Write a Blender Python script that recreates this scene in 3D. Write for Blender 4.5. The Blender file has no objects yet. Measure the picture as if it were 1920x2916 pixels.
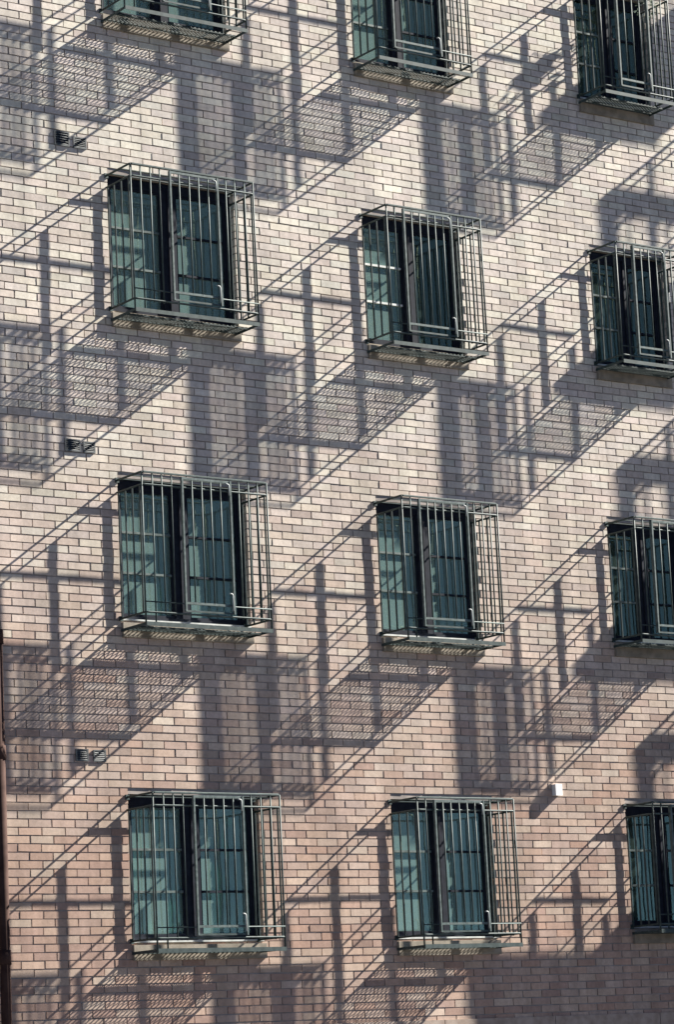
import bpy, math, random
from mathutils import Vector, Matrix
random.seed(11)
R = math.radians
scn = bpy.context.scene
col = scn.collection

# ------------------------------------------------------------------ camera
CAM = Vector((-13.394, -21.983, -1.256))
yaw, pitch, roll = 0.62187, 0.18910, -0.04752
FPX = 8478.6                                   # focal length in pixels of the 1920 wide photograph
fw = Vector((math.sin(yaw)*math.cos(pitch), math.cos(yaw)*math.cos(pitch), math.sin(pitch)))
rt = Vector((math.cos(yaw), -math.sin(yaw), 0)); up = rt.cross(fw)
r2 = rt*math.cos(roll) + up*math.sin(roll); u2 = -rt*math.sin(roll) + up*math.cos(roll)
cd = bpy.data.cameras.new('camera'); cam = bpy.data.objects.new('camera', cd); col.objects.link(cam)
cd.sensor_fit = 'HORIZONTAL'; cd.sensor_width = 36; cd.lens = FPX/1920*36
cd.clip_start = 0.1; cd.clip_end = 3000
m = Matrix((r2, u2, -fw)).transposed().to_4x4(); m.translation = CAM
cam.matrix_world = m; scn.camera = cam

# ------------------------------------------------------------------ light
SUN = Vector((2.02, -0.42, 1.515)).normalized()          # towards the sun, raking along the wall
elev = math.asin(SUN.z); azim = math.atan2(SUN.x, SUN.y)
w = bpy.data.worlds.new('World'); scn.world = w; w.use_nodes = True
nt = w.node_tree; nt.nodes.clear()
sky = nt.nodes.new('ShaderNodeTexSky'); sky.sky_type = 'NISHITA'; sky.sun_disc = False
sky.sun_elevation = elev; sky.sun_rotation = azim; sky.altitude = 300; sky.air_density = 0.17; sky.dust_density = 0.0; sky.ozone_density = 1.0
bg = nt.nodes.new('ShaderNodeBackground'); bg.inputs[1].default_value = 0.05
wo = nt.nodes.new('ShaderNodeOutputWorld')
nt.links.new(sky.outputs[0], bg.inputs[0]); nt.links.new(bg.outputs[0], wo.inputs[0])
sl = bpy.data.lights.new('sun', 'SUN'); sl.energy = 5.0; sl.angle = R(0.46); sl.color = (1.0, 0.95, 0.87)
so = bpy.data.objects.new('sun', sl); col.objects.link(so); so.location = (20, -10, 25)
so.rotation_euler = SUN.to_track_quat('Z', 'Y').to_euler()
vs = scn.view_settings
vs.view_transform = 'Standard'; vs.look = 'None'; vs.gamma = 1; vs.use_curve_mapping = False
vs.exposure = 2.3

# ------------------------------------------------------------------ materials
def mat(name, color, rough=0.6, metal=0.0, spec=0.5):
    mt = bpy.data.materials.new(name); mt.use_nodes = True
    b = mt.node_tree.nodes['Principled BSDF']
    b.inputs['Base Color'].default_value = (*color, 1); b.inputs['Roughness'].default_value = rough
    b.inputs['Metallic'].default_value = metal; b.inputs['Specular IOR Level'].default_value = spec
    return mt

def noisy(mt, c1, c2, scale, bump=0.0, dist=0.001, detail=6, bscale=None, lo=0.35, hi=0.65):
    n = mt.node_tree; b = n.nodes['Principled BSDF']
    tc = n.nodes.new('ShaderNodeTexCoord')
    nz = n.nodes.new('ShaderNodeTexNoise'); nz.inputs['Scale'].default_value = scale; nz.inputs['Detail'].default_value = detail
    n.links.new(tc.outputs['Object'], nz.inputs['Vector'])
    cr = n.nodes.new('ShaderNodeValToRGB')
    cr.color_ramp.elements[0].position = lo; cr.color_ramp.elements[0].color = (*c1, 1)
    cr.color_ramp.elements[1].position = hi; cr.color_ramp.elements[1].color = (*c2, 1)
    n.links.new(nz.outputs['Fac'], cr.inputs['Fac']); n.links.new(cr.outputs['Color'], b.inputs['Base Color'])
    if bump:
        nb = n.nodes.new('ShaderNodeTexNoise'); nb.inputs['Scale'].default_value = bscale or scale*4; nb.inputs['Detail'].default_value = 5
        n.links.new(tc.outputs['Object'], nb.inputs['Vector'])
        bp = n.nodes.new('ShaderNodeBump'); bp.inputs['Strength'].default_value = bump; bp.inputs['Distance'].default_value = dist
        n.links.new(nb.outputs['Fac'], bp.inputs['Height']); n.links.new(bp.outputs['Normal'], b.inputs['Normal'])
    return mt

def brick_material():
    mt = mat('brick_clay', (0.5, 0.45, 0.4), 0.9, spec=0.2)
    n = mt.node_tree; b = n.nodes['Principled BSDF']; L = n.links
    at = n.nodes.new('ShaderNodeAttribute'); at.attribute_name = 'clay'
    ge = n.nodes.new('ShaderNodeNewGeometry')
    n1 = n.nodes.new('ShaderNodeTexNoise'); n1.inputs['Scale'].default_value = 26; n1.inputs['Detail'].default_value = 6; n1.inputs['Roughness'].default_value = 0.65
    n2 = n.nodes.new('ShaderNodeTexNoise'); n2.inputs['Scale'].default_value = 1.3; n2.inputs['Detail'].default_value = 5
    L.new(ge.outputs['Position'], n1.inputs['Vector']); L.new(ge.outputs['Position'], n2.inputs['Vector'])
    r1 = n.nodes.new('ShaderNodeMapRange'); r1.inputs[1].default_value = 0.3; r1.inputs[2].default_value = 0.7; r1.inputs[3].default_value = 0.84; r1.inputs[4].default_value = 1.12
    r2_ = n.nodes.new('ShaderNodeMapRange'); r2_.inputs[1].default_value = 0.3; r2_.inputs[2].default_value = 0.7; r2_.inputs[3].default_value = 0.88; r2_.inputs[4].default_value = 1.08
    L.new(n1.outputs['Fac'], r1.inputs[0]); L.new(n2.outputs['Fac'], r2_.inputs[0])
    mp = n.nodes.new('ShaderNodeMapping'); mp.inputs['Scale'].default_value = (5.0, 1.0, 0.45); L.new(ge.outputs['Position'], mp.inputs['Vector'])
    n4 = n.nodes.new('ShaderNodeTexNoise'); n4.inputs['Scale'].default_value = 1.0; n4.inputs['Detail'].default_value = 6; n4.inputs['Roughness'].default_value = 0.6
    L.new(mp.outputs[0], n4.inputs['Vector'])
    r4 = n.nodes.new('ShaderNodeMapRange'); r4.inputs[1].default_value = 0.35; r4.inputs[2].default_value = 0.62; r4.inputs[3].default_value = 0.80; r4.inputs[4].default_value = 1.04
    L.new(n4.outputs['Fac'], r4.inputs[0])
    m4 = n.nodes.new('ShaderNodeMath'); m4.operation = 'MULTIPLY'; L.new(r4.outputs[0], m4.inputs[0]); L.new(r2_.outputs[0], m4.inputs[1]); r2_ = m4
    mu = n.nodes.new('ShaderNodeMath'); mu.operation = 'MULTIPLY'; L.new(r1.outputs[0], mu.inputs[0]); L.new(r2_.outputs[0], mu.inputs[1])
    vm = n.nodes.new('ShaderNodeVectorMath'); vm.operation = 'SCALE'; L.new(at.outputs['Color'], vm.inputs[0]); L.new(mu.outputs[0], vm.inputs['Scale'])
    L.new(vm.outputs[0], b.inputs['Base Color'])
    n3 = n.nodes.new('ShaderNodeTexNoise'); n3.inputs['Scale'].default_value = 90; n3.inputs['Detail'].default_value = 4
    L.new(ge.outputs['Position'], n3.inputs['Vector'])
    bp = n.nodes.new('ShaderNodeBump'); bp.inputs['Strength'].default_value = 0.35; bp.inputs['Distance'].default_value = 0.0012
    L.new(n3.outputs['Fac'], bp.inputs['Height']); L.new(bp.outputs['Normal'], b.inputs['Normal'])
    return mt

def glass_material(name, film):
    mt = bpy.data.materials.new(name); mt.use_nodes = True; n = mt.node_tree; n.nodes.clear(); L = n.links
    o = n.nodes.new('ShaderNodeOutputMaterial'); mx = n.nodes.new('ShaderNodeMixShader')
    tr = n.nodes.new('ShaderNodeBsdfTransparent'); tr.inputs[0].default_value = (0.64, 0.82, 0.76, 1)
    gl = n.nodes.new('ShaderNodeBsdfGlossy'); gl.inputs['Roughness'].default_value = 0.03; gl.inputs['Color'].default_value = (0.66, 0.82, 0.54, 1)
    fr = n.nodes.new('ShaderNodeFresnel'); fr.inputs['IOR'].default_value = 1.95
    tc = n.nodes.new('ShaderNodeTexCoord'); nz = n.nodes.new('ShaderNodeTexNoise'); nz.inputs['Scale'].default_value = 1.6; nz.inputs['Detail'].default_value = 2
    bp = n.nodes.new('ShaderNodeBump'); bp.inputs['Strength'].default_value = 0.5; bp.inputs['Distance'].default_value = 0.01
    L.new(tc.outputs['Object'], nz.inputs['Vector']); L.new(nz.outputs['Fac'], bp.inputs['Height']); L.new(bp.outputs['Normal'], gl.inputs['Normal'])
    df = n.nodes.new('ShaderNodeBsdfDiffuse'); df.inputs[0].default_value = (0.20, 0.305, 0.28, 1)     # grime and tint film
    m2 = n.nodes.new('ShaderNodeMixShader'); m2.inputs[0].default_value = film
    L.new(tr.outputs[0], m2.inputs[1]); L.new(df.outputs[0], m2.inputs[2])
    L.new(fr.outputs[0], mx.inputs[0]); L.new(m2.outputs[0], mx.inputs[1]); L.new(gl.outputs[0], mx.inputs[2]); L.new(mx.outputs[0], o.inputs[0])
    return mt

M = {}
M['brick'] = brick_material()
M['mortar'] = noisy(mat('mortar', (0.3, 0.27, 0.24), 0.95, spec=0.1), (0.22, 0.195, 0.175), (0.34, 0.30, 0.27), 7)
M['stone'] = noisy(mat('sill_stone', (0.5, 0.45, 0.36), 0.85), (0.17, 0.145, 0.11), (0.29, 0.25, 0.195), 9, 0.3, 0.002, bscale=60)
M['green'] = noisy(mat('green_paint', (0.04, 0.06, 0.06), 0.6, spec=0.25), (0.024, 0.040, 0.039), (0.052, 0.074, 0.072), 22, 0.2, 0.0008)
M['green_light'] = noisy(mat('pale_green_paint', (0.1, 0.13, 0.125), 0.6, spec=0.25), (0.05, 0.075, 0.072), (0.11, 0.14, 0.135), 30, 0.2, 0.0008)
M['navy'] = noisy(mat('window_frame_paint', (0.012, 0.016, 0.028), 0.75, spec=0.12), (0.007, 0.009, 0.016), (0.014, 0.018, 0.028), 15)
M['glass'] = glass_material('window_glass', 0.50); M['clear_glass'] = glass_material('clear_window_glass', 0.12)
M['blind'] = noisy(mat('blind_slats', (0.34, 0.50, 0.46), 0.8), (0.46, 0.58, 0.53), (0.56, 0.68, 0.63), 3)
M['curtain'] = noisy(mat('curtain_cloth', (0.30, 0.42, 0.36), 0.9), (0.40, 0.50, 0.44), (0.50, 0.60, 0.54), 4)
M['dark_curtain'] = noisy(mat('dark_curtain_cloth', (0.05, 0.08, 0.10), 0.9), (0.035, 0.06, 0.08), (0.07, 0.10, 0.12), 5)
M['room'] = mat('room_wall', (0.10, 0.10, 0.10), 0.9)
M['pipe'] = noisy(mat('pipe_paint', (0.10, 0.055, 0.045), 0.9, spec=0.1), (0.036, 0.020, 0.017), (0.058, 0.034, 0.028), 12)
M['steel'] = noisy(mat('vent_steel', (0.07, 0.08, 0.085), 0.5), (0.025, 0.03, 0.033), (0.06, 0.07, 0.07), 30)
M['white'] = noisy(mat('white_enamel', (0.8, 0.79, 0.76), 0.5), (0.72, 0.71, 0.68), (0.82, 0.81, 0.78), 20)
M['bolt'] = mat('bolt_steel', (0.22, 0.24, 0.24), 0.6)
M['flash'] = noisy(mat('sill_flashing', (0.5, 0.52, 0.5), 0.6), (0.36, 0.38, 0.36), (0.55, 0.57, 0.55), 14)
M['ledge'] = noisy(mat('ledge_stone', (0.34, 0.27, 0.22), 0.9, spec=0.2), (0.27, 0.21, 0.17), (0.38, 0.31, 0.26), 11, 0.3, 0.002, bscale=60)
M['asphalt'] = noisy(mat('asphalt', (0.06, 0.06, 0.06), 0.9), (0.030, 0.029, 0.029), (0.046, 0.045, 0.044), 3, 0.4, 0.01)
M['paving'] = noisy(mat('paving', (0.1, 0.09, 0.08), 0.9), (0.034, 0.033, 0.034), (0.050, 0.048, 0.048), 2, 0.3, 0.005)
M['roof'] = noisy(mat('roof_felt', (0.08, 0.08, 0.08), 0.95), (0.06, 0.06, 0.06), (0.1, 0.1, 0.1), 4)
M['leaf'] = noisy(mat('variegated_leaf', (0.4, 0.5, 0.4), 0.5), (0.20, 0.30, 0.18), (0.62, 0.68, 0.60), 25)
M['clay_pot'] = mat('plastic_pot', (0.30, 0.33, 0.33), 0.5)

# ------------------------------------------------------------------ mesh helpers
class MB:
    def __init__(s): s.v = []; s.f = []; s.sm = False
    def quad(s, a, b, c, d):
        i = len(s.v); s.v += [a, b, c, d]; s.f.append((i, i+1, i+2, i+3)); return s
    def box(s, x0, x1, y0, y1, z0, z1, back=True):
        i = len(s.v)
        s.v += [(x0,y0,z0),(x1,y0,z0),(x1,y1,z0),(x0,y1,z0),(x0,y0,z1),(x1,y0,z1),(x1,y1,z1),(x0,y1,z1)]
        s.f += [(i,i+3,i+2,i+1),(i+4,i+5,i+6,i+7),(i,i+1,i+5,i+4),(i+1,i+2,i+6,i+5),(i+3,i,i+4,i+7)]
        if back: s.f.append((i+2,i+3,i+7,i+6))
        return s
    def tube(s, pts, r, n=7, bend=0.0):
        P = [Vector(p) for p in pts]
        if bend:
            Q = [P[0]]
            for k in range(1, len(P)-1):
                a, b, c = P[k-1], P[k], P[k+1]
                d1 = (a-b).normalized(); d2 = (c-b).normalized()
                A, B = b+d1*bend, b+d2*bend
                for t in (0, .25, .5, .75, 1):
                    Q.append(A*(1-t)**2 + b*2*t*(1-t) + B*t*t)
            Q.append(P[-1]); P = Q
        base = len(s.v)
        for k, p in enumerate(P):
            t = (P[min(k+1, len(P)-1)] - P[max(k-1, 0)]).normalized()
            a = t.cross(Vector((0,0,1)))
            if a.length < 1e-3: a = t.cross(Vector((1,0,0)))
            a.normalize(); b = t.cross(a)
            for q in range(n):
                an = 2*math.pi*q/n
                s.v.append(tuple(p + a*(r*math.cos(an)) + b*(r*math.sin(an))))
        for k in range(len(P)-1):
            for q in range(n):
                i = base+k*n; j = (q+1) % n
                s.f.append((i+q, i+j, i+n+j, i+n+q))
        s.f.append(tuple(base+q for q in range(n))[::-1]); e = base+(len(P)-1)*n
        s.f.append(tuple(e+q for q in range(n)))
        s.sm = True
        return s
    def mesh(s, name, mt):
        me = bpy.data.meshes.new(name); me.from_pydata(s.v, [], s.f); me.validate(); me.update()
        me.materials.append(mt)
        if s.sm:
            for p in me.polygons: p.use_smooth = len(p.vertices) == 4
        return me
    def obj(s, name, mt, parent=None, loc=None):
        return put(name, s.mesh(name, mt), parent, loc)

def put(name, me, parent=None, loc=None):
    o = bpy.data.objects.new(name, me); col.objects.link(o)
    if parent: o.parent = parent
    if loc: o.location = loc
    return o
def empty(name, loc=(0,0,0)):
    o = bpy.data.objects.new(name, None); col.objects.link(o); o.location = loc; o.empty_display_size = 0.2; return o
def tag(o, label, cat, group=None):
    o['label'] = label; o['category'] = cat
    if group: o['group'] = group
    return o
def copy_tree(o, parent=None):
    c = o.copy(); col.objects.link(c); c.parent = parent
    for ch in list(o.children): copy_tree(ch, c)
    return c

# ------------------------------------------------------------------ layout of the facade (metres; wall face is y = 0, street side is -y)
STOREY = 2.788; COURSE = STOREY/40; BLEN = 0.2262
COLX = [0.0, 2.8105, 5.6313]; COLW = [1.355, 1.17, 0.97]; COLDZ = [0, 0, 0.075]; COLH = [1.2745, 1.2745, 1.20]
HH = 1.2745                                          # opening height
ROWS = [8.364, 5.576, 2.788, 0.0]                    # sill levels of the four floors in view
C4X, C4W = 9.0, 1.6
GROUND = -2.9
WX0, WX1, WZ1 = -4.2, 12.5, 14.2
DEPTH = 0.42                                         # how far the cages stand out
OPEN = []
for ci in range(3):
    for z in ROWS: OPEN.append((COLX[ci], COLX[ci]+COLW[ci], z+COLDZ[ci], z+COLDZ[ci]+COLH[ci], ci))
for z in [11.152]+ROWS: OPEN.append((C4X+0.1, C4X+C4W-0.1, z, z+1.41, 3))
FR = 0.10                                            # reveal depth

# ground
gm = MB(); gm.quad((-1500,-1500,GROUND),(1500,-1500,GROUND),(1500,1500,GROUND),(-1500,1500,GROUND))
g = gm.obj('road', M['asphalt']); g['kind'] = 'structure'
pv = MB().box(-60, 60, -5.0, 0.3, GROUND-0.05, GROUND+0.13); p = pv.obj('pavement', M['paving']); p['kind'] = 'structure'
pv = MB().box(-60, 60, -30.0, -17.5, GROUND-0.05, GROUND+0.13); p = pv.obj('pavement', M['paving']); p['kind'] = 'structure'

# building
bld = empty('brick_building', (0, 0, GROUND)); tag(bld, 'tall pale brick building with rows of caged windows in its sunlit side wall', 'building')
OFF = (0, 0, -GROUND)
# mortar bed with openings
mw = MB(); xs = sorted({WX0, WX1} | {o[0] for o in OPEN} | {o[1] for o in OPEN}); zs = sorted({GROUND-0.1, WZ1} | {o[2] for o in OPEN} | {o[3] for o in OPEN})
YM = 0.0075
for a, b in zip(xs, xs[1:]):
    for c, d in zip(zs, zs[1:]):
        cx, cz = (a+b)/2, (c+d)/2
        if any(o[0] < cx < o[1] and o[2] < cz < o[3] for o in OPEN): continue
        mw.quad((a,YM,c),(b,YM,c),(b,YM,d),(a,YM,d))
for x0, x1, z0, z1, ci in OPEN:                      # joints seen in the reveals
    e = 0.006; y1 = 0.16
    mw.quad((x0-e,YM,z0-e),(x0-e,YM,z1+e),(x0-e,y1,z1+e),(x0-e,y1,z0-e))
    mw.quad((x1+e,YM,z0-e),(x1+e,y1,z0-e),(x1+e,y1,z1+e),(x1+e,YM,z1+e))
    mw.quad((x0-e,YM,z1+e),(x1+e,YM,z1+e),(x1+e,y1,z1+e),(x0-e,y1,z1+e))
    mw.quad((x0-e,YM,z0-e),(x0-e,y1,z0-e),(x1+e,y1,z0-e),(x1+e,YM,z0-e))
wall = mw.obj('wall', M['mortar'], bld, OFF)
# shell and dark rooms behind the windows
sh = MB().box(WX0, WX1, 2.6, 12.0, GROUND, WZ1-0.3)
sh.quad((WX0,YM,GROUND),(WX0,2.6,GROUND),(WX0,2.6,WZ1),(WX0,YM,WZ1)); sh.quad((WX1,2.6,GROUND),(WX1,YM,GROUND),(WX1,YM,WZ1),(WX1,2.6,WZ1))
for z in [11.152]+ROWS: sh.box(WX0+0.01, WX1-0.01, 0.2, 2.6, z-0.9, z-0.65)
for x in (-0.9, 2.1, 4.7, 7.6): sh.box(x, x+0.12, 0.2, 2.6, GROUND, WZ1-0.4)
sh.obj('interior_walls', M['room'], bld, OFF)
MB().box(WX0-0.1, WX1+0.1, -0.12, 12.1, WZ1, WZ1+0.25).obj('roof', M['roof'], bld, OFF)

# ---- bricks
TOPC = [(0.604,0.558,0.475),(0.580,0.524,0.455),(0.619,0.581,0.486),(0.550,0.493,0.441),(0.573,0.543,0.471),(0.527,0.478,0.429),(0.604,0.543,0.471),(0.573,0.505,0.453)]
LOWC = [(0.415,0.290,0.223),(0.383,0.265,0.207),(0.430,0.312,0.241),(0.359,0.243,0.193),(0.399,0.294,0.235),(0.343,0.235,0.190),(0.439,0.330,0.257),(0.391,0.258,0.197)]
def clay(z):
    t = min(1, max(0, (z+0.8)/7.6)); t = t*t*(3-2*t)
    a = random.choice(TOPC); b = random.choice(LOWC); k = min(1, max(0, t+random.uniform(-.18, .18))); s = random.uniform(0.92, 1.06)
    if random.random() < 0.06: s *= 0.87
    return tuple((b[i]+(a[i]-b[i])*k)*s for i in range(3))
JN = 0.0105
def brick_verts(x0, x1, z0, z1, rn):
    y = rn.uniform(-0.0016, 0.0016); tx = rn.uniform(-0.0011, 0.0011); tz = rn.uniform(-0.0005, 0.0005)
    f = [y-tx-tz, y+tx-tz, y+tx+tz, y-tx+tz]; j = lambda: rn.uniform(-0.0019, 0.0019)
    c = [(x0+j(), f[0], z0+j()), (x1+j(), f[1], z0+j()), (x1+j(), f[2], z1+j()), (x0+j(), f[3], z1+j())]
    k = [(x0, FR, z0), (x1, FR, z0), (x1, FR, z1), (x0, FR, z1)]
    return c+k
BF = [(0,1,2,3),(1,5,6,2),(4,0,3,7),(3,2,6,7),(4,5,1,0)]
def spans(x0, x1, z0, z1):                           # a brick cut by the openings, sills and the ledge
    segs = [(x0, x1)]
    for o in OPEN:
        if z1 > o[2]+0.012 and z0 < o[3]-0.012:
            ns = []
            for a, b in segs:
                if b <= o[0]+1e-4 or a >= o[1]-1e-4: ns.append((a, b)); continue
                if a < o[0]: ns.append((a, o[0]))
                if b > o[1]: ns.append((o[1], b))
            segs = ns
    return [(a, b) for a, b in segs if b-a > 0.02]
BX0, BX1, BZ0, BZ1 = -2.9, 8.3, -1.9, 11.6
bricks = []
nrow = int((BZ1-BZ0)/COURSE); z00 = -27*COURSE
for r in range(nrow+1):
    z0 = z00 + r*COURSE
    x = BX0 + (BLEN/2 if r % 2 else 0) + random.uniform(-0.010, 0.010)
    zj = random.uniform(-0.0014, 0.0014)
    while x < BX1:
        jl, jr = JN/2+random.uniform(-0.002, 0.003), JN/2+random.uniform(-0.002, 0.003)
        for a, b in spans(x+jl, x+BLEN-jr, z0+JN/2, z0+COURSE-JN/2):
            zz0, zz1 = z0+JN/2+zj+random.uniform(-0.001, 0.001), z0+COURSE-JN/2+zj+random.uniform(-0.001, 0.001)
            for o in OPEN:
                if a < o[1]-0.001 and b > o[0]+0.001:
                    if zz0 < o[2] < zz1: zz1 = o[2]-0.002
                    if zz0 < o[3] < zz1: zz0 = o[3]+0.002
            if zz1-zz0 > 0.01: bricks.append((a, b, zz0, zz1))
        x += BLEN
def px(x, y, z):
    d = Vector((x, y, z))-CAM; q = d.dot(fw); return 960+FPX*d.dot(r2)/q, 1458-FPX*d.dot(u2)/q, q
def big(bk):
    u, v_, q = px((bk[0]+bk[1])/2, 0, (bk[2]+bk[3])/2)
    if not (8 < u < 1912 and 8 < v_ < 2908): return 0
    return (bk[1]-bk[0])*(bk[3]-bk[2])/q/q
order = sorted(range(len(bricks)), key=lambda i: -big(bricks[i])); single = set(order[:300])
def colour(me, cols):
    at = me.color_attributes.new('clay', 'FLOAT_COLOR', 'POINT'); at.data.foreach_set('color', cols)
rn = random.Random(5)
V = []; F = []; Cc = []
variants = {}
for i, bk in enumerate(bricks):
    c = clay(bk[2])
    if i in single:
        ln = round(bk[1]-bk[0], 2); key = (ln, round(bk[3]-bk[2], 2), int(bk[2]/0.9), rn.randrange(7 if ln > 0.2 else 2))
        if key not in variants:
            me = bpy.data.meshes.new('brick'); hw = (bk[1]-bk[0])/2; hz = (bk[3]-bk[2])/2
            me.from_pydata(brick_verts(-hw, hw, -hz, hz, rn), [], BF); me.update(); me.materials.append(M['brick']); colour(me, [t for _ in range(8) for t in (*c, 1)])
            variants[key] = me
        put('brick', variants[key], wall, ((bk[0]+bk[1])/2, 0, (bk[2]+bk[3])/2))
        continue
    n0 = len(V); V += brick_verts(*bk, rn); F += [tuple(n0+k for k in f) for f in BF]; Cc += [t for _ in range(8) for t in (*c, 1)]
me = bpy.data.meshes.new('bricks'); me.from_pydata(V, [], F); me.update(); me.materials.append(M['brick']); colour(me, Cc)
o = put('bricks', me, wall); o['kind'] = 'stuff'
# stone string course along the bottom
for k in range(9):
    MB().box(-3.2+k*1.3, -3.2+k*1.3+1.292, -0.012, 0.05, -0.92, -0.735).obj('ledge_stone', M['ledge'], wall)

# ------------------------------------------------------------------ windows
def curtain_mesh(x0, x1, z0, z1, y, amp, waves, seed):
    rr = random.Random(seed); b = MB(); n = int((x1-x0)/0.012); ph = rr.uniform(0, 6)
    def yy(x): t = (x-x0)/(x1-x0)*waves*6.283; return y + amp*math.sin(t+ph) + amp*0.5*math.sin(2.3*t+1.3*ph)
    pts = [x0+(x1-x0)*k/n for k in range(n+1)]
    b.v = [(x, yy(x), z) for z in (z0, z1) for x in pts]; b.f = [(k, k+1, n+2+k, n+1+k) for k in range(n)]; b.sm = True
    return b
def slats(x0, x1, z0, z1, y):
    b = MB(); z = z1
    while z > z0:
        b.quad((x0,y-0.008,z-0.020),(x1,y-0.008,z-0.020),(x1,y+0.008,z),(x0,y+0.008,z)); z -= 0.019
    return b
def window(ci, ri, x0, W, z0, H, style):
    wl = (x0, 0, z0-GROUND)
    f = MB(); y0, y1 = 0.075, 0.125; t = 0.055
    f.box(0.002, t, y0, y1, 0.002, H-0.002); f.box(W-t, W-0.002, y0, y1, 0.002, H-0.002)
    f.box(t, W-t, y0-0.004, y1, H-t-0.03, H-0.002); f.box(t, W-t, y0+0.002, y1, 0.002, t)  # head made taller, its dark paint standing in for lintel shade
    win = f.obj('window', M['navy'], bld, wl)
    mw_ = 0.15 if W > 1.2 else 0.13
    c = W/2
    MB().box(c-mw_/2, c+mw_/2, y0-0.012, y1, t, H-t).box(c-0.012, c+0.012, y0-0.026, y0-0.012, t, H-t).obj('mullion', M['navy'], win)
    gz0, gz1 = t, H-t-0.03
    for side, (a, b) in enumerate(((t, c-mw_/2), (c+mw_/2, W-t))):
        st = style[side]
        s = 0.022                                     # sash
        sa = MB().box(a, a+s, y0+0.006, y1-0.004, gz0, gz1).box(b-s, b, y0+0.006, y1-0.004, gz0, gz1).box(a+s, b-s, y0+0.007, y1-0.004, gz0, gz0+s).box(a+s, b-s, y0+0.007, y1-0.004, gz1-s, gz1)
        sa.obj('sash', M['navy'], win)
        q0, q1 = gz0+s, gz1-s
        cuts = [q0+(q1-q0)*k/3 for k in range(4)]
        if st == 'n':                                 # one undivided dark pane
            MB().box(a+s, b-s, 0.098, 0.102, q0, q1).obj('pane', M['clear_glass'], win)
            curtain_mesh(a-0.01, b+0.01, gz0, gz1, 0.165, 0.012, 4, 9).obj('curtain', M['dark_curtain'], win); continue
        for k in range(3):
            MB().box(a+s, b-s, 0.098, 0.102, cuts[k]+0.001, cuts[k+1]-0.001).obj('pane', M['clear_glass' if ci > 1 else 'glass'], win)  # narrow windows: shade put into clearer glass and darker curtains
        for k in (1, 2):
            MB().box(a+s, b-s, 0.080, 0.097, cuts[k]-0.010, cuts[k]+0.010).obj('muntin', M['flash'] if (ci, ri, side) == (1, 1, 0) else M['green_light'] if side == 0 else M['navy'], win)  # left muntins paler than right: sunlight put into their paint
        if st == 'b': slats(a, b, gz0, gz1, 0.142).obj('blind', M['blind'], win)
        elif st == 'h': slats(a, b, gz0, gz0+0.62*(gz1-gz0), 0.142).obj('blind', M['blind'], win)
        elif st == 'c': curtain_mesh(a-0.01, b+0.01, gz0, gz1, 0.155, 0.012, 5, ci*7+ri*3+side).obj('curtain', M['curtain'], win)
        elif st == 'd': curtain_mesh(a-0.01, b+0.01, gz0, gz1, 0.165, 0.012, 4, ci*5+ri*3+side).obj('curtain', M['dark_curtain'], win)
    if ri > 1 or ci == 2: MB().box(0.004, W-0.004, -0.006, 0.076, 0.0015, 0.016).obj('flashing', M['flash'], win)
    MB().box(-0.005, W+0.005, -0.032, 0.075, -0.150, -0.020).box(0.0, W, 0.0, 0.080, -0.020, 0.001).obj('sill', M['stone'], win)
    return win
STY = {(0,0):'bb',(0,1):'bb',(0,2):'bh',(0,3):'bc',(1,0):'cb',(1,1):'hn',(1,2):'cc',(1,3):'cc',(2,0):'dd',(2,1):'dc',(2,2):'dc',(2,3):'cd'}
for ci in range(3):
    for ri, z in enumerate(ROWS):
        window(ci, ri, COLX[ci], COLW[ci], z+COLDZ[ci], COLH[ci], STY[(ci, ri)])
for ri, z in enumerate([11.152]+ROWS):
    window(3, ri, C4X+0.1, C4W-0.2, z, 1.41, 'dd')

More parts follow.
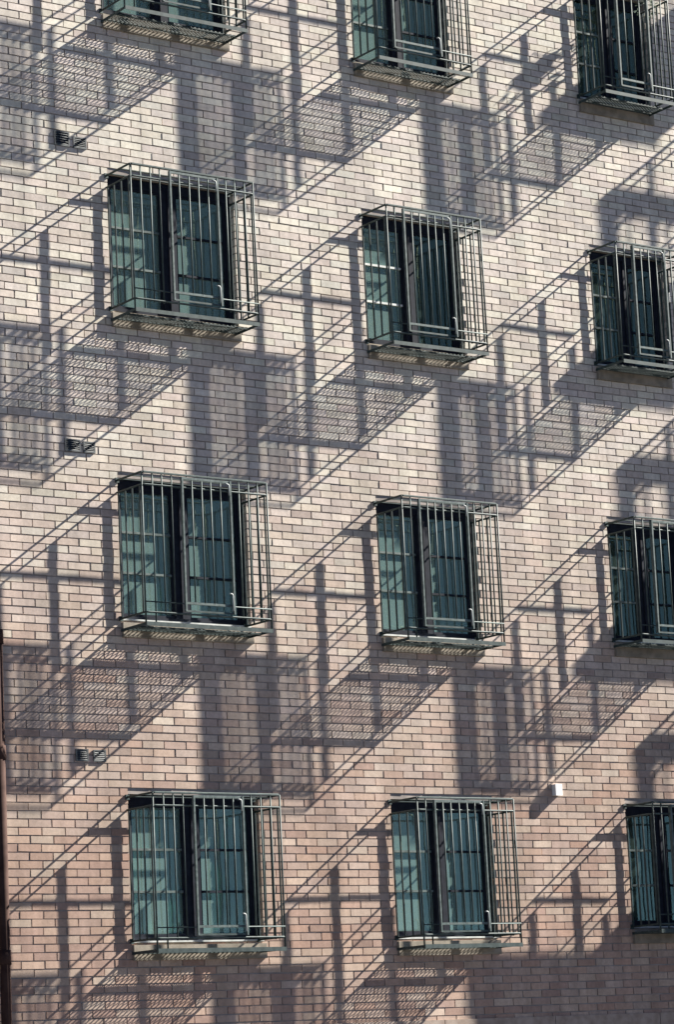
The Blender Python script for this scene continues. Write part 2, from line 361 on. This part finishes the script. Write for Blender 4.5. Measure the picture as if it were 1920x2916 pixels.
# ------------------------------------------------------------------ window cages
FLOOR = ['in the fourth row above the ledge', 'in the third row above the ledge', 'in the second row above the ledge', 'in the lowest row above the ledge']
KIND = ['wide window', 'mid width window', 'narrow window']
def grating_mesh(W, D):
    b = MB(); px_, py_ = 0.022, 0.0072; n = int(W/px_); rows = int(D/(2*py_)); hw, hh = 0.0031, 0.0020
    for r in range(rows+1):
        yc = -D*r/rows; base = len(b.v); s = 1 if r % 2 else -1
        for k in range(n+1):
            y = yc + s*(py_ if k % 2 else -py_)*0.92; y = min(-0.0, max(-D, y)); x = W*k/n
            b.v += [(x,y-hw,-hh),(x,y+hw,-hh),(x,y+hw,hh),(x,y-hw,hh)]
        for k in range(n):
            i = base+4*k
            for q in range(4):
                j = (q+1) % 4; b.f.append((i+q, i+j, i+4+j, i+4+q))
    return b
def make_cage(ci):
    W = COLW[ci]-0.05; D = DEPTH; zt = COLH[ci]-0.03; zs = zt-0.11; zg = 0.012; zp = -0.088 if ci < 2 else -0.05
    root = empty('window_cage')
    g_ = M['green']; gl = M['green_light']
    def U(z, r, name, mt, x0=0.0, x1=W, bend=0.03): return MB().tube([(x0,0.03,z),(x0,-D,z),(x1,-D,z),(x1,0.03,z)], r, 7, bend).obj(name, mt, root)
    U(zt, 0.0100, 'top_rail', g_); U(zs, 0.0092, 'upper_rail', g_); U(zg, 0.0095, 'guard_rail', g_)
    # platform: angle frame, cross bearers and expanded metal
    pf = MB().box(-0.002, 0.003, -D-0.01, 0.0, zp-0.014, zp+0.010).box(W-0.003, W+0.002, -D-0.01, 0.0, zp-0.014, zp+0.010)
    pf.box(-0.002, W+0.002, -D-0.013, -D-0.0095, zp-0.022, zp+0.014); pf.obj('platform_frame', g_, root)
    for k in (0.205, 0.61): MB().box(0.004, W-0.004, -D*k-0.010, -D*k+0.010, zp-0.012, zp-0.005).obj('bearer', g_, root)
    o = grating_mesh(W-0.008, D*0.62).obj('grating', g_, root, (0.004, -0.004, zp+0.001)); o['kind'] = 'stuff'
    # roof bars
    for k in (0.19, 0.59): MB().box(0.005, W-0.005, -D*k-0.0085, -D*k+0.0085, zt-0.006, zt+0.001).obj('roof_bar', g_, root)
    MB().box(0.012, W-0.012, -D-0.012, -D+0.010, zt-0.008, zt+0.004).obj('roof_bar', g_, root)
    # side bars: flat iron, broad face towards the window's side
    for x in (0.0, W):
        for k in (0.055, 0.33, 0.605, 0.905):
            MB().box(x-0.003, x+0.003, -D*k-0.0105, -D*k+0.0105, zg, zs).obj('side_bar', g_, root)
    for x in (0.0, W): MB().tube([(x, -D+0.004, zp), (x, -D+0.004, zt)], 0.0085, 7).obj('corner_post', g_, root)
    # front bars and gate
    n = {0: 13, 1: 12, 2: 9}[ci]; sp = W/n
    ga, gb = {0: (4, 9), 1: (2, 8), 2: (2, 6)}[ci]
    for k in range(1, n):
        if k in (ga, gb): continue
        if ga < k < gb: continue
        MB().tube([(k*sp, -D, zg-0.02 if k != 1 else zp), (k*sp, -D, zt)], 0.0074, 6).obj('front_bar', g_, root)
    # gate: frame with its own bars, drop bolts at the free stile
    st = MB(); t = 0.014 if ci < 2 else 0.019
    gx0, gx1 = ga*sp, gb*sp; gy = -D-0.012
    gate = st.box(gx0-0.008, gx0+0.008, gy-t, gy+t, zg+0.02, zs+0.09).obj('gate', gl, root)
    MB().box(gx1-0.008, gx1+0.008, gy-t, gy+t, zg+0.02, zs+0.09).obj('stile', gl, gate)
    MB().box(gx0+0.008, gx1-0.008, gy-0.007, gy+0.007, zg+0.085, zg+0.105).obj('rail', gl, gate)
    MB().box(gx0+0.008, gx1-0.008, gy-0.007, gy+0.007, zs+0.070, zs+0.090).obj('rail', gl, gate)
    MB().box(gx0+0.008, gx1-0.008, gy-0.004, gy+0.004, zg+0.018, zg+0.034).obj('rail', g_, gate)
    for k in range(ga+1, gb):
        MB().tube([(k*sp, gy, zg+0.09), (k*sp, gy, zs+0.08)], 0.0074, 6).obj('bar', g_, gate)
    MB().tube([(gx1-0.02, gy-0.016, zg+0.05), (gx1-0.02, gy-0.016, zg+0.20), (gx1-0.055, gy-0.016, zg+0.20)], 0.007, 6, 0.02).obj('bolt', M['bolt'], gate)
    MB().tube([(gx1-0.06, gy-0.016, zs+0.06), (gx1-0.02, gy-0.016, zs+0.06), (gx1-0.02, gy-0.016, zs-0.04)], 0.007, 6, 0.02).obj('bolt', M['bolt'], gate)
    MB().tube([(0.004, -D-0.004, zg+0.09), (W, -D-0.004, zg+0.09)], 0.006, 6).obj('kick_rail', g_, root)
    # wall lugs
    for x in (0.0, W):
        for z in (zt, zg): MB().box(x-0.018, x+0.018, -0.012, 0.004, z-0.022, z+0.022).obj('wall_lug', g_, root)
    return root
for ci in range(3):
    proto = make_cage(ci)
    for ri, z in enumerate(ROWS):
        c = proto if ri == 0 else copy_tree(proto)
        c.location = (COLX[ci]-0.010, 0, z+COLDZ[ci]); c.rotation_euler = (random.uniform(-.004, .004), random.uniform(-.003, .003), random.uniform(-.006, .006))
        for ch in list(c.children)+[g2 for ch in c.children for g2 in ch.children]:
            if ch.name.split('.')[0] in ('front_bar', 'bar', 'side_bar'): ch.rotation_euler = (0, random.uniform(-.0032, .0032), 0)
        tag(c, 'green bar cage over the %s %s' % (KIND[ci], FLOOR[ri]), 'window cage', 'bar cages bolted over the windows')

# deeper steel balconies on the next bay along
def make_balcony():
    W = C4W; D = 0.642; DS = 0.817; zt = 1.41
    root = empty('steel_balcony')
    MB().box(0, W, -DS, -0.002, -0.05, -0.02).box(0, W, -DS-0.004, -DS, -0.15, -0.015).box(0, 0.004, -DS, -0.002, -0.15, -0.05).obj('floor_plate', M['green'], root)
    for z, r in ((0.33, 0.014), (0.41, 0.011), (zt-0.02, 0.016), (zt-0.13, 0.012)):
        MB().tube([(0,0.02,z),(0,-D,z),(W,-D,z),(W,0.02,z)], r, 8, 0.02).obj('rail', M['green'], root)
    for x in (0.0, W): MB().box(x-0.016, x+0.016, -D-0.026, -D+0.026, -0.05, zt).obj('post', M['green'], root)
    MB().box(0, W, -D-0.032, -D+0.030, zt-0.10, zt).obj('header', M['green'], root)
    for k in range(1, 6): MB().tube([(W*k/6, -D, 0.0), (W*k/6, -D, zt-0.05)], 0.007, 6).obj('front_bar', M['green'], root)
    for k in (0.2, 0.5, 0.8):
        for x in (0.0, W): MB().box(x-0.004, x+0.004, -D*k-0.010, -D*k+0.010, 0.0, zt-0.03).obj('side_bar', M['green'], root)
    MB().tube([(0.0, -D, 0.9), (0.35, -D, zt-0.05)], 0.01, 6).obj('brace', M['green'], root)
    return root
pb = make_balcony()
for ri, z in enumerate([11.152]+ROWS):
    c = pb if ri == 0 else copy_tree(pb); c.location = (C4X, 0, z)
    tag(c, 'deep green steel balcony with solid floor plate %s' % (['on the top row under the roof']+FLOOR)[ri], 'balcony', 'deep balconies past the narrow windows')

# unseen panel added along the wall to cast shade on its lower corner
hb = empty('shade_panel', (7.02, 0, -2.2)); tag(hb, 'added dark green panel on brackets, out of view, shading the lower wall', 'added shade panel')
MB().box(0, 4.4, -0.72, -0.70, 0, 4.6).obj('panel', M['green'], hb)
for x in (0.3, 1.8, 3.3):
    for z in (0.6, 3.4): MB().box(x-0.02, x+0.02, -0.705, 0.01, z-0.02, z+0.02).obj('bracket', M['green'], hb)

# ------------------------------------------------------------------ small things on the wall
def vent(x, z, label, ww, h):
    o = empty('wall_vent', (x, 0, z)); tag(o, label, 'vent', 'paired louvre vents in the brickwork')
    MB().box(0, ww, -0.012, 0.0, 0, 0.012).box(0, ww, -0.012, 0.0, h-0.012, h).box(0, 0.012, -0.012, 0.0, 0.012, h-0.012).box(ww-0.012, ww, -0.012, 0.0, 0.012, h-0.012).obj('frame', M['steel'], o)
    MB().box(0.012, ww-0.012, -0.0055, -0.004, 0.012, h-0.012).obj('back_plate', M['navy'], o)
    n = 5
    for k in range(n):
        zz = 0.012+(h-0.024)*(k+0.5)/n
        MB().quad((0.012,-0.013,zz-0.008),(ww-0.012,-0.013,zz-0.008),(ww-0.012,-0.005,zz+0.006),(0.012,-0.005,zz+0.006)).obj('slat', M['steel'], o)
for ri, (zb, nm) in enumerate(((7.035, 'upper'), (4.255, 'middle'), (1.545, 'lower'))):
    w1, w2, h1, h2 = [(0.155, 0.135, 0.135, 0.105), (0.155, 0.12, 0.11, 0.10), (0.125, 0.125, 0.105, 0.10)][ri]
    vent(-0.54+0.015*ri, zb, 'dark louvre vent towards the drainpipe in the %s pair' % nm, w1, h1)
    vent(-0.345+0.005*ri, zb+0.0, 'dark louvre vent towards the wide window in the %s pair' % nm, w2, h2)

wb = empty('junction_box', (4.73, 0, 1.335)); tag(wb, 'small white box fixed to the brickwork between lowest windows', 'wall box')
MB().box(0, 0.075, -0.050, 0.0, 0, 0.105).obj('body', M['white'], wb); MB().box(-0.003, 0.078, -0.062, -0.050, -0.003, 0.108).obj('cover', M['white'], wb)

dp = empty('drainpipe', (-1.283, -0.075, GROUND+0.13)); tag(dp, 'brown painted drainpipe running down the brick wall', 'drainpipe')
MB().tube([(0,0,0),(0,0,5.3)], 0.045, 14).obj('pipe', M['pipe'], dp)
for k in range(3):
    MB().tube([(0,0,0.9+k*1.7),(0,0,1.02+k*1.7)], 0.053, 14).box(-0.012, 0.012, 0.03, 0.08, 0.92+k*1.7, 1.0+k*1.7).obj('bracket', M['pipe'], dp)
MB().tube([(0,0,5.28),(0,0,5.40)], 0.055, 14).obj('hopper', M['pipe'], dp)

# pale leaved plant hung in the narrow window's top cage, and a white tag on the one below
pl = empty('hanging_plant', (6.36, -0.27, 9.62)); tag(pl, 'pale leafy plant in a pot hung inside a narrow window cage', 'plant')
pot = MB()
n = 14
for (r0, z0_), (r1_, z1_) in zip(((0.045,-0.10),(0.065,0.0),(0.07,0.0)), ((0.065,0.0),(0.07,0.0),(0.07,0.012))):
    for q in range(n):
        a0, a1 = 6.2832*q/n, 6.2832*(q+1)/n
        pot.quad((r0*math.cos(a0),r0*math.sin(a0),z0_),(r0*math.cos(a1),r0*math.sin(a1),z0_),(r1_*math.cos(a1),r1_*math.sin(a1),z1_),(r1_*math.cos(a0),r1_*math.sin(a0),z1_))
pot.v += [(0.045*math.cos(6.2832*q/n), 0.045*math.sin(6.2832*q/n), -0.10) for q in range(n)]; pot.f.append(tuple(range(len(pot.v)-n, len(pot.v)))[::-1])
pot.obj('pot', M['clay_pot'], pl)
for a in (0.3, 2.4, 4.5): MB().tube([(0.066*math.cos(a),0.066*math.sin(a),0.0),(0,0,0.18)], 0.002, 5).obj('hanger', M['steel'], pl)
lv = MB(); rr = random.Random(3)
for k in range(70):
    a = rr.uniform(0, 6.28); rad = rr.uniform(0.03, 0.11); zc = rr.uniform(-0.26, 0.05) if rad > 0.06 else rr.uniform(0.0, 0.06)
    c = Vector((rad*math.cos(a), rad*math.sin(a), zc)); d = Vector((math.cos(a), math.sin(a), rr.uniform(-1.4, 0.2))).normalized()
    s_ = d.cross(Vector((0,0,1))).normalized(); L_ = rr.uniform(0.03, 0.055); wd = L_*0.36; nrm = s_.cross(d)
    lv.quad(tuple(c), tuple(c+d*L_*0.5+s_*wd+nrm*0.004), tuple(c+d*L_), tuple(c+d*L_*0.5-s_*wd+nrm*0.004))
lv.obj('leaves', M['leaf'], pl)['kind'] = 'stuff'
tg = empty('hanging_tag', (6.42, -0.25, 6.37)); tag(tg, 'small white plate wired to the side bars of a narrow window cage', 'plate')
MB().box(-0.003, 0.003, -0.035, 0.035, -0.05, 0.05).obj('plate', M['white'], tg); MB().tube([(0,0,0.05),(0.003,0,0.09)], 0.002, 5).obj('wire', M['steel'], tg)
